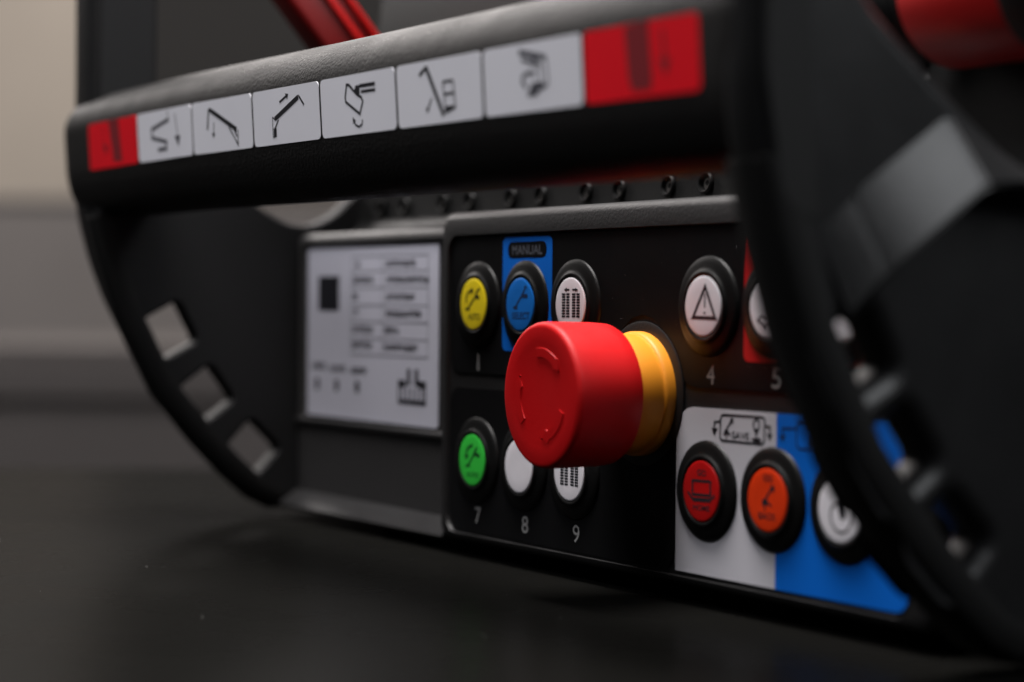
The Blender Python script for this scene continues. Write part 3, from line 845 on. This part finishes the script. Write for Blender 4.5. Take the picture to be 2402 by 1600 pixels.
buttons = [
    (XS[0], BZ, 'cap_yellow', 'b1', 'yellow_ink', "AUTO", None, "push button with yellow cap, first of the upper row"),
    (XS[1], BZ, 'cap_blue', 'b2', 'blue_ink', "SELECT", None, "push button with blue cap on the blue plate"),
    (XS[2], BZ, 'cap_white', 'b3', 'ink', None, None, "push button with white cap and two tracks, upper row"),
    (XS[3], BZ, 'cap_white', 'b4', 'ink', None, None, "push button with white cap and warning triangle"),
    (XS[4], BZ, 'cap_white', 'b5', 'ink', None, None, "push button with white cap on the red plate"),
    (XS[5], BZ, 'cap_white', None, None, None, None, "push button with white cap behind the end plate, upper row"),
    (XS[0], -BZ, 'cap_green', 'b7', 'green_ink', "AUTO", None, "push button with green cap, first of the lower row"),
    (XS[1], -BZ, 'cap_white', None, None, None, None, "push button with blank white cap, lower row"),
    (XS[2], -BZ, 'cap_white', 'b3', 'ink', None, None, "push button with white cap and two tracks, lower row"),
    (XS[3], -BZ, 'cap_red', 'b10', 'ink', "HOME", "GO", "push button with dark red cap on the white label"),
    (XS[4], -BZ, 'cap_orange', 'b11', 'ink', "BACK", "GO", "push button with orange cap on the white and blue label"),
    (XS[5], -BZ, 'cap_white', 'b12', 'ink', None, None, "push button with white cap on the blue label"),
]
for x, z, cm, pic, ink, t, t1, lb in buttons:
    b = bpy.data.objects.new("push_button", bezel_me)
    COL.objects.link(b)
    b.parent = unit
    b.location = (x * MM, -0.3 * MM, z * MM)
    b["label"] = lb
    cme = bmesh_to_mesh(lambda q: lathe(q, cap_prof, (0, 0, 0), '-y', 48, False, True), "button_cap", 40)
    cme.materials.append(M[cm])
    c = bpy.data.objects.new("button_cap", cme)
    COL.objects.link(c)
    c.parent = b
    if pic:
        items = PICTO[pic]
        if pic == 'b3' and z < 0:
            items = [it if it[0] == 'R' else None for it in items]
            items = [it for it in items if it]
        zc = BZ if (pic == 'b3') else z
        o = print_obj("symbol", move(items, -x, -zc), -1.93, ink, b, text=t, text1=t1)

# --- emergency stop
es = empty("emergency_stop", unit, (80.2, 0, 0.1))
tag(es, "red mushroom emergency stop knob on a yellow collar")
bm = bmesh.new()
lathe(bm, [(17.6, 0.2), (17.6, 0.55), (17.0, 0.75), (14.5, 0.75)], (0, 0, 0), '-y', 72, False, False)
obj_from_bm("base_ring", bm, 'plastic', es, smooth=35)
bm = bmesh.new()
lathe(bm, [(15.0, 0.3), (15.15, 1.0), (15.15, 2.9), (14.95, 3.4), (14.55, 3.7), (14.45, 4.3), (14.6, 4.7), (14.6, 10.5), (13.8, 12.5), (11, 13)], (0, 0, 0), '-y', 80, False, False)
obj_from_bm("collar", bm, 'stop_yellow', es, smooth=40)
bm = bmesh.new()
lathe(bm, [(13.0, 11.0), (15.9, 10.9), (16.6, 11.2), (17.0, 12.0), (17.25, 15), (17.35, 22), (17.4, 27.6), (17.32, 28.3), (17.05, 28.9), (16.6, 29.25), (16.0, 29.38), (12.6, 29.3),
           (9.0, 29.2), (6, 29.12), (0.05, 29.08)], (0, 0, 0), '-y', 96, True, True)
knob = obj_from_bm("knob", bm, 'stop_red', es, smooth=40)
# three raised turning arrows on the knob face
for k in range(3):
    bm = bmesh.new()
    base = math.radians(100 - 120 * k)
    ins, outs = [], []
    N = 14
    for i in range(N + 1):
        t = i / N
        a = base - math.radians(66) * t
        w = 1.35 if t < 0.72 else 2.5 * (1 - t) / 0.28 + 0.05
        rr = 10.1
        ins.append((rr - w, a))
        outs.append((rr + w, a))
    def P3(ra, y):
        return (ra[0] * math.cos(ra[1]), y, ra[0] * math.sin(ra[1]))
    yb, yt = -28.9, -29.44
    A_ = [bm.verts.new(P3(p, yb)) for p in ins]
    B_ = [bm.verts.new(P3(p, yb)) for p in outs]
    C_ = [bm.verts.new(P3((p[0] + 0.3, p[1]), yt)) for p in ins]
    D_ = [bm.verts.new(P3((p[0] - 0.3, p[1]), yt)) for p in outs]
    for i in range(N):
        bm.faces.new((C_[i], C_[i + 1], D_[i + 1], D_[i]))
        bm.faces.new((A_[i], A_[i + 1], C_[i + 1], C_[i]))
        bm.faces.new((B_[i + 1], B_[i], D_[i], D_[i + 1]))
    bm.faces.new((A_[0], C_[0], D_[0], B_[0]))
    bm.faces.new((A_[N], B_[N], D_[N], C_[N]))
    obj_from_bm("turning_arrow", bm, 'stop_red', es, smooth=30)

# --- set-back left panel with the type plate
lp = empty("side_panel", unit)
bm = bmesh.new()
rings = []
for ins, y in ((0, 20), (0, 9.0), (0.4, 7.6), (1.2, 6.7), (2.2, 6.3)):
    rings.append(ring(X_L1 - 0.5 + ins, -20.0, -45.2 + ins * 0.3, 43.9 - ins, 2.0, y))
for x0, z0, z1, y in ((-128.6, -16.8, 40.6, 6.3), (-128.0, -15.6, 39.9, 7.3)):
    rings.append(ring(x0, -20.6, z0, z1, 1.2, y))
loft(bm, rings, False, True)
obj_from_bm("panel_frame", bm, 'panel_grey', lp, smooth=32)
bm = bmesh.new()
tray = [(6.6, -16.0), (5.7, -16.4), (5.45, -17.2), (5.7, -18.0), (6.6, -18.4)]
loft(bm, [[(x, y, z) for y, z in tray] for x in (-131.5, -21)])
obj_from_bm("plate_ledge", bm, 'plastic', lp, smooth=40)
bm = bmesh.new()
lip = [(7.0, -39.6), (6.2, -40.0), (0.6, -43.6), (0.0, -44.6), (1.0, -45.6), (7.0, -45.8)]
loft(bm, [[(x, y, z) for y, z in lip] for x in (-131.5, -21)])
obj_from_bm("bottom_lip", bm, 'plastic', lp, smooth=30)

tp = empty("type_plate", unit)
tp["label"] = "white type plate with a small printed table"


def sheet_at(name, outline, y, material, parent):
    bm = bmesh.new()
    a = [bm.verts.new((x, y + 0.4, z)) for x, z in outline]
    b = [bm.verts.new((x, y, z)) for x, z in outline]
    n = len(outline)
    for i in range(n):
        bm.faces.new((a[i], a[(i + 1) % n], b[(i + 1) % n], b[i]))
    bm.faces.new(b)
    return obj_from_bm(name, bm, material, parent)


PX0, PX1, PZ0, PZ1 = -125.2, -36.4, -15.0, 38.9
sheet_at("plate_film", rrect(PX0, PX1, PZ0, PZ1, 1.0, 3), 6.9, 'plate_white', tp)
def pu(u):
    return PX0 + u * (PX1 - PX0)
def pv(v):
    return PZ1 - v * (PZ1 - PZ0)
# ruled table
items = []
for v in (0.055, 0.14, 0.235, 0.335, 0.43, 0.525, 0.62):
    items.append(('L', [(pu(0.36), pv(v)), (pu(0.93), pv(v))], 0.28))
for u in (0.36, 0.60, 0.93):
    items.append(('L', [(pu(u), pv(0.055)), (pu(u), pv(0.62))], 0.28))
print_obj("table_rules", items, 6.86, 'dim_ink', tp)
# words too small to read: short broken strokes
items = []
words = [(0.39, 0.105, 0.04), (0.625, 0.10, 0.21), (0.375, 0.19, 0.15), (0.63, 0.19, 0.29), (0.37, 0.285, 0.03), (0.625, 0.285, 0.20), (0.38, 0.375, 0.03), (0.625, 0.38, 0.25),
         (0.37, 0.475, 0.15), (0.615, 0.475, 0.085), (0.37, 0.565, 0.15), (0.615, 0.57, 0.24), (0.04, 0.70, 0.10), (0.19, 0.71, 0.11), (0.36, 0.715, 0.12)]
for u, v, w in words:
    x = pu(u)
    xe = pu(u + w)
    while x < xe:
        lw = random.uniform(1.5, 2.2)
        z0_, xh, st = pv(v) - 0.9, random.choice((1.75, 1.75, 1.75, 2.4)), 0.55
        g = random.choice('nuolt')
        if g in 'nuo':
            items.append(('L', [(x + st / 2, z0_), (x + st / 2, z0_ + xh)], st))
            items.append(('L', [(x + lw - 0.5, z0_), (x + lw - 0.5, z0_ + 1.75)], st))
            if g in 'no':
                items.append(('L', [(x, z0_ + 1.55), (x + lw - 0.4, z0_ + 1.55)], st))
            if g in 'uo':
                items.append(('L', [(x, z0_ + 0.15), (x + lw - 0.4, z0_ + 0.15)], st))
        else:
            items.append(('L', [(x + 0.4, z0_), (x + 0.4, z0_ + 2.0)], st))
            items.append(('L', [(x, z0_ + 1.4), (x + 0.9, z0_ + 1.4)], st))
            lw = 1.2
        x += lw
for u in (0.085, 0.245, 0.41):
    items.append(('P', [(pu(u) - 1.3, pv(0.775)), (pu(u) + 1.3, pv(0.775)), (pu(u) + 1.5, pv(0.81)), (pu(u) + 1.1, pv(0.845)), (pu(u) - 1.1, pv(0.845)), (pu(u) - 1.5, pv(0.81))]))
print_obj("small_print", items, 6.86, 'ink', tp)
print_obj("dark_square", [('P', [(pu(0.09), pv(0.165)), (pu(0.26), pv(0.165)), (pu(0.26), pv(0.37)), (pu(0.09), pv(0.37))])], 6.86, 'ink', tp)
eu0, eu1 = 0.72, 0.92
items = [('P', [(pu(eu0), pv(0.75)), (pu(eu0) + 5, pv(0.75)), (pu(eu0) + 5, pv(0.79)), (pu(eu0), pv(0.79))]),
         ('P', [(pu(eu1) - 5, pv(0.75)), (pu(eu1), pv(0.75)), (pu(eu1), pv(0.79)), (pu(eu1) - 5, pv(0.79))]),
         ('P', [(pu(0.785), pv(0.685)), (pu(0.81), pv(0.685)), (pu(0.81), pv(0.775)), (pu(0.785), pv(0.775))]),
         ('P', [(pu(0.84), pv(0.685)), (pu(0.865), pv(0.685)), (pu(0.865), pv(0.775)), (pu(0.84), pv(0.775))]),
         ('L', [(pu(eu0), pv(0.87)), (pu(eu1), pv(0.87))], 1.4), ('L', [(pu(eu0) + .5, pv(0.79)), (pu(eu0) + .5, pv(0.87))], 1.0), ('L', [(pu(eu1) - .5, pv(0.79)), (pu(eu1) - .5, pv(0.87))], 1.0)]
for k in range(5):
    xx = pu(eu0) + 3 + k * 3.1
    items.append(('L', [(xx, pv(0.79)), (xx, pv(0.86))], 0.9))
print_obj("emblem", items, 6.86, 'ink', tp)

# --- screws in their sockets along the lever deck, two for each lever
screw_prof = [(3.5, 0.0), (3.4, 0.7), (3.0, 1.0), (2.65, 0.9), (2.5, 0.3), (2.4, -1.2)]
head_prof = [(2.2, -1.4), (2.1, -0.55), (1.6, -0.3), (0.9, -0.3), (0.8, -0.9), (0.05, -0.9)]
sock_me = bmesh_to_mesh(lambda q: lathe(q, screw_prof, (0, 0, 0), '-y', 28, False, False), "screw_socket", 50)
sock_me.materials.append(M['bezel'])
head_me = bmesh_to_mesh(lambda q: lathe(q, head_prof, (0, 0, 0), '-y', 24, False, True), "screw_head", 40)
head_me.materials.append(M['steel'])
LEVER_X = [-107.5, -65, -23.5, 17.5, 57.5, 97.5, 137, 176]
for lx in LEVER_X[:7]:
    for s in (-8.4, 8.4):
        o = bpy.data.objects.new("screw_socket", sock_me)
        COL.objects.link(o)
        o.parent = unit
        o.location = ((lx + s) * MM, 28.6 * MM, 53.0 * MM)
        o.rotation_euler = (math.radians(-8), 0, 0)
        h = bpy.data.objects.new("screw_head", head_me)
        COL.objects.link(h)
        h.parent = o
        o.scale = (0.85, 0.85, 0.85)

# --- levers leaning forward out of the deck, the two end ones red
def oriented(bm, base, direction):
    q = Vector(direction).to_track_quat('Z', 'Y').to_matrix()
    for v in bm.verts:
        v.co = q @ v.co + Vector(base)


for i, lx in enumerate(LEVER_X):
    red = i in (0, 7)
    lv = empty("lever", unit)
    if i == 0:
        lv["label"] = "red slotted lever at the far end"
    elif i == 7:
        lv["label"] = "red lever grip at the near end"
    if i == 7:
        # pushed flat: thick red sleeve between black rings
        d = (-1, 0.0, 0.0)
        base = (202.5, 18, 88.0)
        bm = bmesh.new()
        lathe(bm, [(16.6, -4), (16.9, 3.0), (16.2, 5.0), (14, 5.2)], (0, 0, 0), 'z', 56, True, True)
        oriented(bm, base, d)
        obj_from_bm("ring", bm, 'rubber_and_shade', lv, smooth=40)
        bm = bmesh.new()
        lathe(bm, [(14, 5.0), (15.8, 5.3), (16.0, 6.0), (16.0, 33.5), (15.6, 34.2), (13, 34.3)], (0, 0, 0), 'z', 64, True, True)
        oriented(bm, base, d)
        obj_from_bm("sleeve", bm, 'sleeve_lit_red', lv, smooth=40)
        bm = bmesh.new()
        prof = []
        for k in range(4):
            h = 34.3 + k * 4.2
            prof += [(13.6 - k * 0.7, h), (15.2 - k * 0.9, h + 1.2), (15.2 - k * 0.9, h + 2.2), (13.0 - k * 0.7, h + 3.6)]
        lathe(bm, prof, (0, 0, 0), 'z', 48, True, True)
        oriented(bm, base, d)
        obj_from_bm("bellows", bm, 'rubber_and_shade', lv, smooth=50)
        continue
    lean = (0, -0.655, 0.755) if i == 0 else (0, -0.50, 0.86)
    base = Vector((lx, 33 if i == 0 else 36, 78))
    bm = bmesh.new()
    prof = []
    for k in range(4):
        h = -4 + k * 4.2
        prof += [(11.5 - k * 1.4, h), (12.8 - k * 1.5, h + 1.2), (12.8 - k * 1.5, h + 2.2), (11.0 - k * 1.4, h + 3.6)]
    lathe(bm, prof, (0, 0, 0), 'z', 40, True, True)
    oriented(bm, base, lean)
    obj_from_bm("bellows", bm, 'rubber_and_shade', lv, smooth=50)
    # paddle: flat handle with a recessed slot on its broad side
    t = Vector(lean)
    n_ = Vector((0, t.z, -t.y))         # broad direction in the y-z plane
    def paddle_ring(s, hw, ht):
        c = base + t * s
        pts = []
        for a, b in rrect(-hw, hw, -ht, ht, min(2.2, ht * 0.6), 4):
            p = c + n_ * a + Vector((1, 0, 0)) * b
            pts.append((p.x, p.y, p.z))
        return pts
    if i == 0:
        L0, L1, hw, ht = 8, 74, 9.0, 6.5
    else:
        L0, L1, hw, ht = 8, 24, 8.0, 6.0
    bm = bmesh.new()
    loft(bm, [paddle_ring(L0, hw * .7, ht * .7), paddle_ring(L0 + 6, hw, ht), paddle_ring(L1 - 3, hw, ht), paddle_ring(L1 - 1, hw * .95, ht * .9), paddle_ring(L1, hw * .8, ht * .7)])
    obj_from_bm("handle", bm, 'lever_shade_red' if red else 'bezel', lv, smooth=40)
    if i == 0:
        # slotted rail along the broad side that faces the near end
        c0 = base + t * 40 + Vector((ht + 0.2, 0, 0))
        oe, ie = rrect(-30, 33, -8.6, -1.2, 2.5, 5), rrect(-12, 14, -6.8, -3.2, 1.7, 5)
        me = curve_mesh("rail", [oe, ie], 0.0, 1.6, 0.4, Matrix.Identity(3))
        for v in me.vertices:
            p = v.co / MM
            w_ = c0 + t * p.x - n_ * p.y + Vector((1, 0, 0)) * p.z
            v.co = w_ * MM
        obj_from_mesh("rail", me, 'lever_lit_red', lv)

# ------------------------------------------------------------------ dust and lint: specks on table, bar, frame and panel
bm = bmesh.new()


def speck(p, r):
    vs = [bm.verts.new((p[0] + random.uniform(-r, r), p[1] + random.uniform(-r, r), p[2] + random.uniform(-r, r))) for _ in range(4)]
    for a, b, c in ((0, 1, 2), (0, 1, 3), (0, 2, 3), (1, 2, 3)):
        bm.faces.new((vs[a], vs[b], vs[c]))


for _ in range(300):
    speck((random.uniform(-260, 330), random.uniform(-190, -4), Z_TABLE + 0.15), random.choice((0.05, 0.07, 0.07, 0.1, 0.15)))
for _ in range(260):
    x = random.uniform(-20, 185)
    speck((x, random.uniform(-66, -54), 83.2 + random.uniform(0, 1.0)) if False else (x, -64.2 + random.uniform(-0.6, 0.5), 82.2 + bar_dz(x) + random.uniform(-0.3, 0.6)), 0.10)
for _ in range(110):
    x = random.uniform(20, 178)
    speck((x, -0.25 + random.uniform(-.1, .1), 40.9 + random.uniform(-0.5, 0.1)), random.choice((0.07, 0.1, 0.14)))
for _ in range(120):
    speck((random.gauss(105, 26), -0.36, random.gauss(18, 12)), random.choice((0.05, 0.07, 0.1)))
dust = obj_from_bm("dust", bm, 'dust')
tag(dust, "fine pale dust specks on the table and the control unit", "dust", kind="stuff")
